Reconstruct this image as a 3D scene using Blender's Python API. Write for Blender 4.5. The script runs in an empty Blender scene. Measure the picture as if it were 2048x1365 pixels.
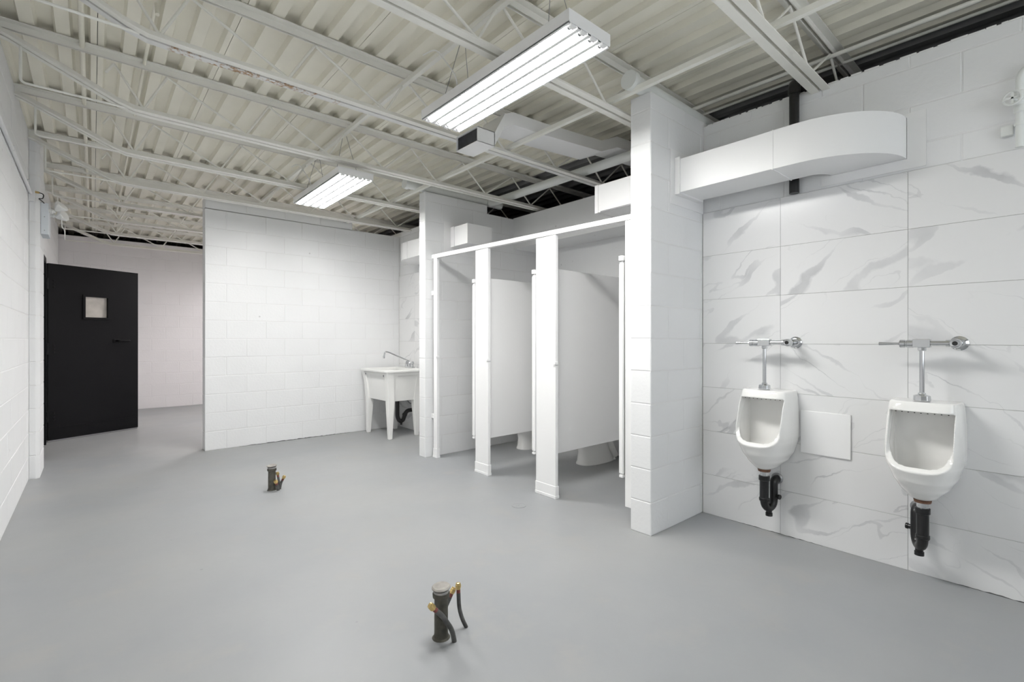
import bpy, bmesh, math, random
from mathutils import Vector, Matrix
random.seed(7)
S = bpy.context.scene
COL = S.collection
R = math.radians

# ------------------------------------------------------------ camera
CAM_H = 1.215
YAW = math.atan((1024 - 186) / 967.1)
cd = bpy.data.cameras.new('camera'); cam = bpy.data.objects.new('camera', cd); COL.objects.link(cam)
cd.sensor_width = 36.0; cd.lens = 967.1 / 2048 * 36.0
cd.shift_y = -3.5 / 2048
cd.clip_start = 0.02
cam.location = (0, 0, CAM_H); cam.rotation_euler = (R(90), 0, -YAW)
S.camera = cam

# ------------------------------------------------------------ world, exposure
w = bpy.data.worlds.new('world'); S.world = w; w.use_nodes = True
w.node_tree.nodes['Background'].inputs[0].default_value = (0.90, 0.95, 1.0, 1)   # overcast fill light entering by the added window behind the camera
w.node_tree.nodes['Background'].inputs[1].default_value = 3.9
S.view_settings.view_transform = 'Standard'; S.view_settings.look = 'None'
S.view_settings.gamma = 1.0; S.view_settings.use_curve_mapping = False
S.view_settings.exposure = 0.0
TUBE = 119.0            # emission strength of the fluorescent tubes
FARTUBE = 165.0

# ------------------------------------------------------------ materials
def mat(name, col, rough=0.5, metal=0.0, bump=0.0, bscale=40.0, var=0.0, vscale=3.0, spec=0.5, detail=4.0, col2=None):
    m = bpy.data.materials.new(name); m.use_nodes = True
    nt = m.node_tree; b = nt.nodes['Principled BSDF']
    b.inputs['Base Color'].default_value = (*col, 1); b.inputs['Roughness'].default_value = rough
    b.inputs['Metallic'].default_value = metal; b.inputs['Specular IOR Level'].default_value = spec
    if var or bump or col2:
        tc = nt.nodes.new('ShaderNodeTexCoord'); oi = nt.nodes.new('ShaderNodeObjectInfo')
        ad = nt.nodes.new('ShaderNodeVectorMath'); ad.operation = 'ADD'
        mu = nt.nodes.new('ShaderNodeVectorMath'); mu.operation = 'SCALE'; mu.inputs[3].default_value = 0.0
        nt.links.new(tc.outputs['Object'], ad.inputs[0])
        cmb = nt.nodes.new('ShaderNodeCombineXYZ')
        mm = nt.nodes.new('ShaderNodeMath'); mm.operation = 'MULTIPLY'; mm.inputs[1].default_value = 53.0
        nt.links.new(oi.outputs['Random'], mm.inputs[0]); nt.links.new(mm.outputs[0], cmb.inputs[0]); nt.links.new(mm.outputs[0], cmb.inputs[2])
        nt.links.new(cmb.outputs[0], ad.inputs[1])
    if var or col2:
        n = nt.nodes.new('ShaderNodeTexNoise'); n.inputs['Scale'].default_value = vscale; n.inputs['Detail'].default_value = detail
        nt.links.new(ad.outputs[0], n.inputs['Vector'])
        r = nt.nodes.new('ShaderNodeValToRGB')
        c2 = col2 if col2 else tuple(max(0, c * (1 - var)) for c in col)
        r.color_ramp.elements[0].position = 0.32; r.color_ramp.elements[0].color = (*c2, 1)
        r.color_ramp.elements[1].position = 0.62; r.color_ramp.elements[1].color = (*col, 1)
        nt.links.new(n.outputs['Fac'], r.inputs[0]); nt.links.new(r.outputs[0], b.inputs['Base Color'])
    if bump:
        n2 = nt.nodes.new('ShaderNodeTexNoise'); n2.inputs['Scale'].default_value = bscale; n2.inputs['Detail'].default_value = 3
        nt.links.new(ad.outputs[0], n2.inputs['Vector'])
        bp = nt.nodes.new('ShaderNodeBump'); bp.inputs['Strength'].default_value = bump; bp.inputs['Distance'].default_value = 0.004
        nt.links.new(n2.outputs['Fac'], bp.inputs['Height']); nt.links.new(bp.outputs[0], b.inputs['Normal'])
    return m

M = {}
M['block'] = mat('white_painted_block', (0.84, 0.845, 0.85), 0.55, bump=0.30, bscale=45, var=0.02, vscale=2)
M['mortar'] = mat('white_painted_mortar', (0.82, 0.82, 0.82), 0.6, bump=0.4, bscale=60)
M['farblock'] = mat('offwhite_painted_block', (0.85, 0.825, 0.835), 0.6, bump=0.35, bscale=45, var=0.03, vscale=2)
M['white'] = mat('white_enamel', (0.91, 0.91, 0.91), 0.32)
M['sheet'] = mat('white_painted_sheet_metal', (0.86, 0.86, 0.86), 0.4, bump=0.06, bscale=6)
M['steel'] = mat('offwhite_painted_steel', (0.91, 0.90, 0.84), 0.5, bump=0.15, bscale=50, var=0.04, vscale=6)
M['deck'] = mat('offwhite_painted_deck', (0.92, 0.89, 0.775), 0.5, bump=0.1, bscale=12, var=0.06, vscale=3)
M['darkdeck'] = mat('bare_deck_deep_shade', (0.06, 0.06, 0.065), 0.6)
M['dimdeck'] = mat('bare_deck_half_shade', (0.22, 0.22, 0.22), 0.6)
M['pipe'] = mat('pale_painted_pipe', (0.80, 0.82, 0.80), 0.4)
M['black'] = mat('black_gloss_paint', (0.006, 0.006, 0.007), 0.45, bump=0.10, bscale=14, spec=0.12)
M['abs'] = mat('black_abs_pipe', (0.008, 0.008, 0.009), 0.3)
M['chrome'] = mat('chrome', (0.62, 0.63, 0.645), 0.09, metal=1.0)
M['steelgrey'] = mat('grey_metal_fastener', (0.35, 0.35, 0.36), 0.4, metal=0.8)
M['ceramic'] = mat('white_vitreous_china', (0.90, 0.895, 0.875), 0.08, spec=0.6)
M['plastic'] = mat('white_moulded_plastic', (0.86, 0.86, 0.84), 0.35)
M['greybox'] = mat('pale_grey_enamel', (0.72, 0.76, 0.80), 0.4)
M['lampwhite'] = mat('white_reflector', (0.90, 0.90, 0.90), 0.3)
M['brass'] = mat('brass', (0.74, 0.55, 0.24), 0.28, metal=1.0, var=0.35, vscale=60)
M['copper'] = mat('tarnished_copper', (0.30, 0.10, 0.09), 0.4, metal=0.7, var=0.5, vscale=50)
M['hose'] = mat('dark_grey_tube', (0.11, 0.11, 0.105), 0.5, var=0.5, vscale=30)
M['castiron'] = mat('dirty_dark_pipe', (0.085, 0.08, 0.062), 0.55, var=0.6, vscale=30, bump=0.5, bscale=60)
M['plug'] = mat('dusty_grey_plug', (0.38, 0.36, 0.33), 0.7, bump=0.6, bscale=50, var=0.3, vscale=25)
M['band'] = mat('dull_steel_band', (0.45, 0.44, 0.43), 0.45, metal=0.6, var=0.3, vscale=40)
M['rubber'] = mat('black_rubber', (0.01, 0.01, 0.01), 0.6)
M['gasket'] = mat('rusty_gasket', (0.20, 0.10, 0.06), 0.7, var=0.5, vscale=60)
M['grille'] = mat('dark_duct_opening', (0.035, 0.037, 0.045), 0.6, var=0.5, vscale=25)
M['grout'] = mat('grey_grout', (0.42, 0.41, 0.40), 0.8)
M['paper'] = mat('cloudy_window_glass', (0.62, 0.58, 0.53), 0.25, var=0.25, vscale=8)
M['shell'] = mat('light_stop_shell', (0.12, 0.12, 0.12), 0.8)
def glass_mat():
    m = bpy.data.materials.new('clear_window_glass'); m.use_nodes = True
    nt = m.node_tree; nt.nodes.remove(nt.nodes['Principled BSDF'])
    t = nt.nodes.new('ShaderNodeBsdfTransparent'); g_ = nt.nodes.new('ShaderNodeBsdfGlossy'); g_.inputs['Roughness'].default_value = 0.02
    x = nt.nodes.new('ShaderNodeMixShader'); x.inputs[0].default_value = 0.06
    nt.links.new(t.outputs[0], x.inputs[1]); nt.links.new(g_.outputs[0], x.inputs[2]); nt.links.new(x.outputs[0], nt.nodes['Material Output'].inputs[0])
    return m
M['glass'] = glass_mat()
M['paint_edge'] = mat('dark_base_strip', (0.10, 0.10, 0.10), 0.8)

def emis(name, col, st):
    m = bpy.data.materials.new(name); m.use_nodes = True
    b = m.node_tree.nodes['Principled BSDF']
    b.inputs['Base Color'].default_value = (0.9, 0.9, 0.9, 1)
    b.inputs['Emission Color'].default_value = (*col, 1); b.inputs['Emission Strength'].default_value = st
    return m
M['tube'] = emis('lit_fluorescent_tube', (1.0, 0.99, 0.97), TUBE)
M['fartube'] = emis('lit_warm_fluorescent_tube', (1.0, 0.955, 0.945), FARTUBE)

def add_scuffs(m):
    nt = m.node_tree; N = nt.nodes.new; Lk = nt.links.new; b = nt.nodes['Principled BSDF']
    src = b.inputs['Base Color'].links[0].from_socket
    tc = N('ShaderNodeTexCoord'); oi = N('ShaderNodeObjectInfo')
    mp = N('ShaderNodeVectorMath'); mp.operation = 'ADD'; Lk(tc.outputs['Object'], mp.inputs[0]); Lk(oi.outputs['Location'], mp.inputs[1])
    v = N('ShaderNodeTexVoronoi'); v.inputs['Scale'].default_value = 4.0; Lk(mp.outputs[0], v.inputs['Vector'])
    r = N('ShaderNodeValToRGB'); e = r.color_ramp.elements
    e[0].position = 0.02; e[0].color = (0.55, 0.55, 0.55, 1); e[1].position = 0.05; e[1].color = (0, 0, 0, 1); Lk(v.outputs['Distance'], r.inputs[0])
    g_ = N('ShaderNodeMath'); g_.operation = 'GREATER_THAN'; g_.inputs[1].default_value = 0.72; Lk(oi.outputs['Random'], g_.inputs[0])
    mu = N('ShaderNodeMath'); mu.operation = 'MULTIPLY'; Lk(r.outputs[0], mu.inputs[0]); Lk(g_.outputs[0], mu.inputs[1])
    x = N('ShaderNodeMix'); x.data_type = 'RGBA'; x.inputs['B'].default_value = (0.42, 0.42, 0.42, 1)
    Lk(mu.outputs[0], x.inputs['Factor']); Lk(src, x.inputs['A']); Lk(x.outputs['Result'], b.inputs['Base Color'])
add_scuffs(M['block'])

def floor_mat():
    m = bpy.data.materials.new('grey_painted_concrete'); m.use_nodes = True
    nt = m.node_tree; N = nt.nodes.new; Lk = nt.links.new; b = nt.nodes['Principled BSDF']
    tc = N('ShaderNodeTexCoord')
    n1 = N('ShaderNodeTexNoise'); n1.inputs['Scale'].default_value = 0.9; n1.inputs['Detail'].default_value = 6
    n2 = N('ShaderNodeTexNoise'); n2.inputs['Scale'].default_value = 2.6; n2.inputs['Detail'].default_value = 8; n2.inputs['Roughness'].default_value = 0.65
    n3 = N('ShaderNodeTexNoise'); n3.inputs['Scale'].default_value = 22; n3.inputs['Detail'].default_value = 3
    for n in (n1, n2, n3): Lk(tc.outputs['Object'], n.inputs['Vector'])
    r1 = N('ShaderNodeValToRGB'); e = r1.color_ramp.elements
    e[0].position = 0.35; e[0].color = (0.305, 0.316, 0.326, 1); e[1].position = 0.65; e[1].color = (0.348, 0.354, 0.354, 1)
    Lk(n1.outputs['Fac'], r1.inputs[0])
    r2 = N('ShaderNodeValToRGB'); e = r2.color_ramp.elements
    e[0].position = 0.55; e[0].color = (0, 0, 0, 1); e[1].position = 0.75; e[1].color = (0.5, 0.5, 0.5, 1)
    Lk(n2.outputs['Fac'], r2.inputs[0])
    mx = N('ShaderNodeMix'); mx.data_type = 'RGBA'; mx.inputs['B'].default_value = (0.385, 0.37, 0.344, 1)
    Lk(r2.outputs[0], mx.inputs['Factor']); Lk(r1.outputs[0], mx.inputs['A'])
    # small dark scuffs
    v = N('ShaderNodeTexVoronoi'); v.inputs['Scale'].default_value = 3.1; Lk(tc.outputs['Object'], v.inputs['Vector'])
    r3 = N('ShaderNodeValToRGB'); e = r3.color_ramp.elements
    e[0].position = 0.012; e[0].color = (0.55, 0.55, 0.55, 1); e[1].position = 0.03; e[1].color = (0, 0, 0, 1)
    Lk(v.outputs['Distance'], r3.inputs[0])
    mx2 = N('ShaderNodeMix'); mx2.data_type = 'RGBA'; mx2.inputs['B'].default_value = (0.2, 0.2, 0.2, 1)
    Lk(r3.outputs[0], mx2.inputs['Factor']); Lk(mx.outputs['Result'], mx2.inputs['A'])
    Lk(mx2.outputs['Result'], b.inputs['Base Color'])
    rr = N('ShaderNodeMapRange'); rr.inputs['To Min'].default_value = 0.36; rr.inputs['To Max'].default_value = 0.55
    Lk(n2.outputs['Fac'], rr.inputs['Value']); Lk(rr.outputs[0], b.inputs['Roughness'])
    bp = N('ShaderNodeBump'); bp.inputs['Strength'].default_value = 0.12; bp.inputs['Distance'].default_value = 0.004
    Lk(n3.outputs['Fac'], bp.inputs['Height']); Lk(bp.outputs[0], b.inputs['Normal'])
    return m
M['floor'] = floor_mat()

def marble_mat():
    m = bpy.data.materials.new('white_marble_look_tile'); m.use_nodes = True
    nt = m.node_tree; N = nt.nodes.new; Lk = nt.links.new; b = nt.nodes['Principled BSDF']
    b.inputs['Roughness'].default_value = 0.22
    tc = N('ShaderNodeTexCoord'); oi = N('ShaderNodeObjectInfo')
    def math_(op, a, bb=None, v=None):
        n = N('ShaderNodeMath'); n.operation = op
        if hasattr(a, 'links'): Lk(a, n.inputs[0])
        else: n.inputs[0].default_value = a
        if bb is not None:
            if hasattr(bb, 'links'): Lk(bb, n.inputs[1])
            else: n.inputs[1].default_value = bb
        return n.outputs[0]
    rnd = oi.outputs['Random']
    o1 = math_('MULTIPLY', rnd, 41.0); o2 = math_('MULTIPLY', rnd, 97.0)
    cmb = N('ShaderNodeCombineXYZ'); Lk(o1, cmb.inputs[0]); Lk(o2, cmb.inputs[2])
    # direction of the veins flips between tiles
    sgn = math_('GREATER_THAN', math_('FRACT', math_('MULTIPLY', rnd, 7.3)), 0.42)
    ang = math_('SUBTRACT', math_('MULTIPLY', sgn, R(64)), R(30))
    rot = N('ShaderNodeVectorRotate'); rot.rotation_type = 'Y_AXIS'
    Lk(tc.outputs['Object'], rot.inputs['Vector']); Lk(ang, rot.inputs['Angle'])
    ad = N('ShaderNodeVectorMath'); ad.operation = 'ADD'; Lk(rot.outputs[0], ad.inputs[0]); Lk(cmb.outputs[0], ad.inputs[1])
    dn = N('ShaderNodeTexNoise'); dn.inputs['Scale'].default_value = 4.5; dn.inputs['Detail'].default_value = 5; Lk(ad.outputs[0], dn.inputs['Vector'])
    dsub = N('ShaderNodeVectorMath'); dsub.operation = 'SUBTRACT'; dsub.inputs[1].default_value = (0.5, 0.5, 0.5); Lk(dn.outputs['Color'], dsub.inputs[0])
    dsc = N('ShaderNodeVectorMath'); dsc.operation = 'SCALE'; dsc.inputs[3].default_value = 0.16; Lk(dsub.outputs[0], dsc.inputs[0])
    ad2 = N('ShaderNodeVectorMath'); ad2.operation = 'ADD'; Lk(ad.outputs[0], ad2.inputs[0]); Lk(dsc.outputs[0], ad2.inputs[1])
    mp = N('ShaderNodeMapping'); mp.inputs['Scale'].default_value = (0.55, 1.0, 3.0); Lk(ad2.outputs[0], mp.inputs['Vector'])
    def vein(scale, width, seed):
        n = N('ShaderNodeTexNoise'); n.inputs['Scale'].default_value = scale; n.inputs['Detail'].default_value = 2; n.inputs['Roughness'].default_value = 0.4
        mo = N('ShaderNodeVectorMath'); mo.operation = 'ADD'; mo.inputs[1].default_value = (seed, 0, seed * 1.7)
        Lk(mp.outputs[0], mo.inputs[0]); Lk(mo.outputs[0], n.inputs['Vector'])
        d = math_('ABSOLUTE', math_('SUBTRACT', n.outputs['Fac'], 0.5))
        # width of the vein varies along its run
        wn = N('ShaderNodeTexNoise'); wn.inputs['Scale'].default_value = 3.2; wn.inputs['Detail'].default_value = 1
        wo = N('ShaderNodeVectorMath'); wo.operation = 'ADD'; wo.inputs[1].default_value = (0, 0, seed * 3 + 5); Lk(ad.outputs[0], wo.inputs[0]); Lk(wo.outputs[0], wn.inputs['Vector'])
        mr = N('ShaderNodeMapRange'); mr.inputs['From Min'].default_value = 0.42; mr.inputs['From Max'].default_value = 0.72
        mr.inputs['To Min'].default_value = 0.0; mr.inputs['To Max'].default_value = 1.0; Lk(wn.outputs['Fac'], mr.inputs['Value'])
        wd = math_('ADD', math_('MULTIPLY', mr.outputs[0], width), 0.002)
        q = math_('DIVIDE', d, wd)
        s = N('ShaderNodeMapRange'); s.inputs['From Min'].default_value = 0.55; s.inputs['From Max'].default_value = 1.0
        s.inputs['To Min'].default_value = 1.0; s.inputs['To Max'].default_value = 0.0; Lk(q, s.inputs['Value'])
        return math_('MULTIPLY', s.outputs[0], math_('ADD', math_('MULTIPLY', mr.outputs[0], 0.55), 0.05))
    v1 = vein(0.95, 0.030, 0.0); v2 = vein(1.6, 0.009, 11.0)
    tot = math_('MINIMUM', math_('ADD', v1, math_('MULTIPLY', v2, 0.9)), 1.0)
    cl = N('ShaderNodeTexNoise'); cl.inputs['Scale'].default_value = 9; cl.inputs['Detail'].default_value = 4; Lk(ad.outputs[0], cl.inputs['Vector'])
    tot = math_('MULTIPLY', tot, math_('ADD', math_('MULTIPLY', cl.outputs['Fac'], 0.9), 0.25))
    mx = N('ShaderNodeMix'); mx.data_type = 'RGBA'
    mx.inputs['A'].default_value = (0.80, 0.80, 0.80, 1); mx.inputs['B'].default_value = (0.28, 0.29, 0.31, 1)
    Lk(tot, mx.inputs['Factor']); Lk(mx.outputs['Result'], b.inputs['Base Color'])
    return m
M['marble'] = marble_mat()

def rust_mat():
    m = bpy.data.materials.new('rust_streaked_white_steel'); m.use_nodes = True
    nt = m.node_tree; N = nt.nodes.new; Lk = nt.links.new; b = nt.nodes['Principled BSDF']; b.inputs['Roughness'].default_value = 0.6
    tc = N('ShaderNodeTexCoord')
    n = N('ShaderNodeTexNoise'); n.inputs['Scale'].default_value = 55; n.inputs['Detail'].default_value = 5; Lk(tc.outputs['Object'], n.inputs['Vector'])
    n2 = N('ShaderNodeTexNoise'); n2.inputs['Scale'].default_value = 7; n2.inputs['Detail'].default_value = 2; Lk(tc.outputs['Object'], n2.inputs['Vector'])
    sx = N('ShaderNodeSeparateXYZ'); Lk(tc.outputs['Object'], sx.inputs[0])
    r = N('ShaderNodeValToRGB'); e = r.color_ramp.elements      # rust band between 0.24 m and 1.2 m along the chord
    e[0].position = 0.235; e[0].color = (0, 0, 0, 1); e[1].position = 0.26; e[1].color = (1, 1, 1, 1)
    q = r.color_ramp.elements.new(0.95); q.color = (1, 1, 1, 1); q = r.color_ramp.elements.new(1.0); q.color = (0, 0, 0, 1)
    mr = N('ShaderNodeMapRange'); mr.inputs['From Max'].default_value = 1.18; Lk(sx.outputs['X'], mr.inputs['Value']); Lk(mr.outputs[0], r.inputs[0])
    mul = N('ShaderNodeMath'); mul.operation = 'MULTIPLY'; Lk(n.outputs['Fac'], mul.inputs[0]); Lk(n2.outputs['Fac'], mul.inputs[1])
    r2 = N('ShaderNodeValToRGB'); e = r2.color_ramp.elements; e[0].position = 0.235; e[0].color = (0, 0, 0, 1); e[1].position = 0.34; e[1].color = (1, 1, 1, 1)
    Lk(mul.outputs[0], r2.inputs[0])
    m2 = N('ShaderNodeMath'); m2.operation = 'MULTIPLY'; Lk(r.outputs[0], m2.inputs[0]); Lk(r2.outputs[0], m2.inputs[1])
    mx = N('ShaderNodeMix'); mx.data_type = 'RGBA'; mx.inputs['A'].default_value = (0.80, 0.80, 0.78, 1); mx.inputs['B'].default_value = (0.42, 0.25, 0.12, 1)
    Lk(m2.outputs[0], mx.inputs['Factor']); Lk(mx.outputs['Result'], b.inputs['Base Color'])
    return m
M['rust'] = rust_mat()

# ------------------------------------------------------------ geometry helpers
class G:
    def __init__(s): s.v = []; s.f = []
    def add(s, v, f):
        o = len(s.v); s.v += [tuple(p) for p in v]; s.f += [tuple(i + o for i in q) for q in f]; return s
    def box(s, x0, x1, y0, y1, z0, z1):
        if x0 > x1: x0, x1 = x1, x0
        if y0 > y1: y0, y1 = y1, y0
        if z0 > z1: z0, z1 = z1, z0
        return s.add([(x0,y0,z0),(x1,y0,z0),(x1,y1,z0),(x0,y1,z0),(x0,y0,z1),(x1,y0,z1),(x1,y1,z1),(x0,y1,z1)],
                     [(0,3,2,1),(4,5,6,7),(0,1,5,4),(1,2,6,5),(2,3,7,6),(3,0,4,7)])
    def frame_y(s, x0, x1, z0, z1, hx0, hx1, hz0, hz1, y0, y1):
        v = []
        for y in (y0, y1):
            v += [(x0,y,z0),(x1,y,z0),(x1,y,z1),(x0,y,z1),(hx0,y,hz0),(hx1,y,hz0),(hx1,y,hz1),(hx0,y,hz1)]
        f = []
        for i in range(4):
            k = (i+1) % 4
            f += [(i, k, k+4, i+4), (i+8, k+8, k+12, i+12), (i, k, k+8, i+8), (i+4, k+4, k+12, i+12)]
        return s.add(v, f)
    def frame_x(s, y0, y1, z0, z1, hy0, hy1, hz0, hz1, x0, x1):
        q = G().frame_y(y0, y1, z0, z1, hy0, hy1, hz0, hz1, x0, x1)
        return s.add([(b, a, c) for a, b, c in q.v], q.f)
    def hexa(s, p): return s.add(p, [(0,3,2,1),(4,5,6,7),(0,1,5,4),(1,2,6,5),(2,3,7,6),(3,0,4,7)])
    def prism(s, poly, axis, a, b):
        """poly: 2D points; extruded along axis from a to b. axis x:(y,z) y:(x,z) z:(x,y)"""
        n = len(poly)
        def P(p, t):
            return (t, p[0], p[1]) if axis == 'x' else (p[0], t, p[1]) if axis == 'y' else (p[0], p[1], t)
        v = [P(p, a) for p in poly] + [P(p, b) for p in poly]
        f = [tuple(range(n)), tuple(range(2*n-1, n-1, -1))] + [(i, i+n, (i+1) % n + n, (i+1) % n) for i in range(n)]
        return s.add(v, f)
    def loft(s, rings, cap=True, closed=True):
        n = len(rings[0]); v = [p for r in rings for p in r]; f = []
        for i in range(len(rings)-1):
            for j in range(n if closed else n-1):
                k = (j+1) % n; f.append((i*n+j, i*n+k, (i+1)*n+k, (i+1)*n+j))
        if cap: f.append(tuple(range(n-1, -1, -1))); f.append(tuple((len(rings)-1)*n + j for j in range(n)))
        return s.add(v, f)
    def tube(s, pts, r, n=12, cap=True):
        pts = [Vector(p) for p in pts]; rr = r if isinstance(r, (list, tuple)) else [r]*len(pts)
        rings = []; t0 = (pts[1]-pts[0]).normalized()
        up = Vector((0,0,1)) if abs(t0.z) < 0.9 else Vector((1,0,0))
        nrm = t0.cross(up).normalized(); prev = t0
        for i, p in enumerate(pts):
            if i == 0: t = t0
            elif i == len(pts)-1: t = (pts[i]-pts[i-1]).normalized()
            else: t = ((pts[i]-pts[i-1]).normalized() + (pts[i+1]-pts[i]).normalized()).normalized()
            q = prev.rotation_difference(t); nrm = q @ nrm; nrm = (nrm - t*nrm.dot(t)).normalized(); prev = t
            bn = t.cross(nrm)
            rings.append([p + (nrm*math.cos(a) + bn*math.sin(a))*rr[i] for a in [2*math.pi*k/n for k in range(n)]])
        return s.loft(rings, cap)
    def lathe(s, prof, o=(0,0,0), d=(0,0,1), n=24):
        """prof: (radius, distance along d)"""
        d = Vector(d).normalized(); up = Vector((0,0,1)) if abs(d.z) < 0.9 else Vector((1,0,0))
        a = d.cross(up).normalized(); b = d.cross(a); o = Vector(o)
        rings = [[o + d*z + (a*math.cos(t) + b*math.sin(t))*max(r, 1e-4) for t in [2*math.pi*k/n for k in range(n)]] for r, z in prof]
        return s.loft(rings, True)
    def mesh(s, name):
        me = bpy.data.meshes.new(name); me.from_pydata(s.v, [], s.f); me.validate()
        bm = bmesh.new(); bm.from_mesh(me); bmesh.ops.recalc_face_normals(bm, faces=bm.faces); bm.to_mesh(me); bm.free()
        return me

def fillet(pts, r, seg=6):
    pts = [Vector(p) for p in pts]; out = [pts[0]]
    for i in range(1, len(pts)-1):
        a, b, c = pts[i-1], pts[i], pts[i+1]
        d1 = (a-b).normalized(); d2 = (c-b).normalized()
        rr = min(r, (a-b).length*0.49, (c-b).length*0.49)
        p0 = b + d1*rr; p1 = b + d2*rr
        for k in range(seg+1):
            t = k/seg; out.append(p0*(1-t)**2 + b*2*t*(1-t) + p1*t*t)
    out.append(pts[-1]); return out

def smooth(me, ang=40):
    for p in me.polygons: p.use_smooth = True
    me.set_sharp_from_angle(angle=R(ang))

def put(name, geo, m, parent=None, sm=None, bevel=0.0, label=None):
    me = geo.mesh(name) if isinstance(geo, G) else geo
    if sm: smooth(me, sm)
    if m is not None:
        me.materials.clear(); me.materials.append(M[m] if isinstance(m, str) else m)
    o = bpy.data.objects.new(name, me); COL.objects.link(o)
    if parent is not None:
        o.parent = parent; o.matrix_parent_inverse = INV[parent.name]
    if bevel:
        b = o.modifiers.new('bevel', 'BEVEL'); b.width = bevel; b.segments = 2; b.limit_method = 'ANGLE'; b.angle_limit = R(40)
    if label: o['label'] = label
    INV[o.name] = Matrix.Identity(4)
    return o
INV = {}

def thing(name, label, cat, loc=(0,0,0), group=None, kind=None):
    o = bpy.data.objects.new(name, None); COL.objects.link(o); o.location = loc; o.empty_display_size = 0.05
    INV[o.name] = Matrix.Translation(Vector(loc)).inverted()
    return tag(o, label, cat, group, kind)
def tag(o, label, cat=None, group=None, kind=None):
    o['label'] = label
    if cat: o['category'] = cat
    if group: o['group'] = group
    if kind: o['kind'] = kind
    return o
def struct(name, geo, m, label=None, cat=None, **k):
    o = put(name, geo, m, **k); o['kind'] = 'structure'
    if label: o['label'] = label
    if cat: o['category'] = cat
    return o
def copy_tree(o, delta, label=None, parent=None):
    c = o.copy(); COL.objects.link(c)
    if parent is None:
        c.location = Vector(o.location) + Vector(delta)
        if label: c['label'] = label
    else: c.parent = parent
    for ch in list(o.children): copy_tree(ch, delta, None, c)
    return c

# block / tile pieces -------------------------------------------------
_pc = {}
def piece_mesh(w_, h_, dep, ch, m):
    k = (round(w_, 4), round(h_, 4), dep, ch, m)
    if k not in _pc:
        g = G(); c = ch
        v = [(0,dep,0),(w_,dep,0),(w_,dep,h_),(0,dep,h_),(0,c*0.6,0),(w_,c*0.6,0),(w_,c*0.6,h_),(0,c*0.6,h_),
             (c,0,c),(w_-c,0,c),(w_-c,0,h_-c),(c,0,h_-c)]
        f = [(3,2,1,0)] + [(i, (i+1) % 4, (i+1) % 4+4, i+4) for i in range(4)] + [(i+4, (i+1) % 4+4, (i+1) % 4+8, i+8) for i in range(4)] + [(8,9,10,11)]
        g.add(v, f); me = g.mesh('piece'); me.materials.append(M[m]); _pc[k] = me
    return _pc[k]
def piece(name, parent, th, ox, oy, u, z, w_, h_, m, dep=0.012, ch=0.0032, out=0.0):
    o = bpy.data.objects.new(name, piece_mesh(w_, h_, dep, ch, m)); COL.objects.link(o)
    c, s = math.cos(th), math.sin(th)
    o.location = (ox + c*u + s*out, oy + s*u - c*out, z); o.rotation_euler = (0, 0, th)
    o.parent = parent
    return o
CW, CHT, J = 0.4064, 0.2032, 0.005
def block_wall(parent, th, ox, oy, length, z0, z1, phase=0.0, skip=None, m='block', alt=0.2032):
    """face of concrete blocks; local u runs from (ox,oy) along th; outward is local -y"""
    k = 0
    while k*CHT < z1 - 0.01:
        za, zb = max(k*CHT, z0), min((k+1)*CHT, z1)
        if zb - za > 0.02:
            u = -CW + phase + (alt if k % 2 else 0.0)
            while u > 0: u -= CW
            while u < length:
                a, b = max(u, 0), min(u+CW, length)
                if b - a > 0.015 and not (skip and skip((a+b)/2, (za+zb)/2)):
                    piece('block', parent, th, ox, oy, a + J/2, za + J/2, b-a-J, zb-za-J, m, out=random.uniform(-0.0007, 0.0007))
                u += CW
        k += 1

# ------------------------------------------------------------ setting
XL, XR, YF, YB = -0.42, 3.25, 10.6, -2.0
DK = 3.02
D = 0.0025      # depth of the joints
struct('floor', G().box(-1.8, 5.85, YB-0.2, 11.45, -0.1, 0), 'floor', 'grey painted concrete floor')

# roof deck in sheets, flutes along Y
ceiling = thing('ceiling', 'off-white fluted steel roof deck on open joists', None, (0,0,DK)); ceiling['kind'] = 'structure'
if 'category' in ceiling: del ceiling['category']
def deck_sheet(x0):
    p = 0.1525; lo = 0.0; hi = 0.038
    pts = [(0.0015, lo)]
    x = 0.031
    for i in range(4):
        pts += [(x, lo), (x+0.012, hi), (x+0.0785, hi), (x+0.0905, lo)]
        x += p
    pts += [(0.6085, lo), (0.6085, 0.075), (0.0015, 0.075)]
    return pts
dm = {}
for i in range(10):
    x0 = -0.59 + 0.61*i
    key = 'darkdeck' if x0 > 4.2 else 'dimdeck' if x0 > 3.6 else 'deck'  # outer sheets: bare steel, with the shade beyond the walls put into the colour
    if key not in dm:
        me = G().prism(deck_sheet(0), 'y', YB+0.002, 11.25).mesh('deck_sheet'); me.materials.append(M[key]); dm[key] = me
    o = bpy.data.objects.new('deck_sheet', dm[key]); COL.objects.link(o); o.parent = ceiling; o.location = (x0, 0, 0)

# left wall with door opening
OY0, OY1, OZ = 6.72, 7.74, 2.14
g = G(); t = 0.2
g.box(XL-t, XL-D, YB, OY0, 0, DK-0.004); g.box(XL-t, XL-D, OY1, YF, 0, DK-0.004); g.box(XL-t, XL-D, OY0, OY1, OZ, DK-0.004)
wl = struct('wall_left', g, 'mortar', 'white painted concrete block wall on the left')
block_wall(wl, R(90), XL, 3.2, YF-3.2, 0, DK-0.006, 0.1, skip=lambda u, z: OY0-0.1 < 3.2+u < OY1+0.1 and z < OZ, m='block')
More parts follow.
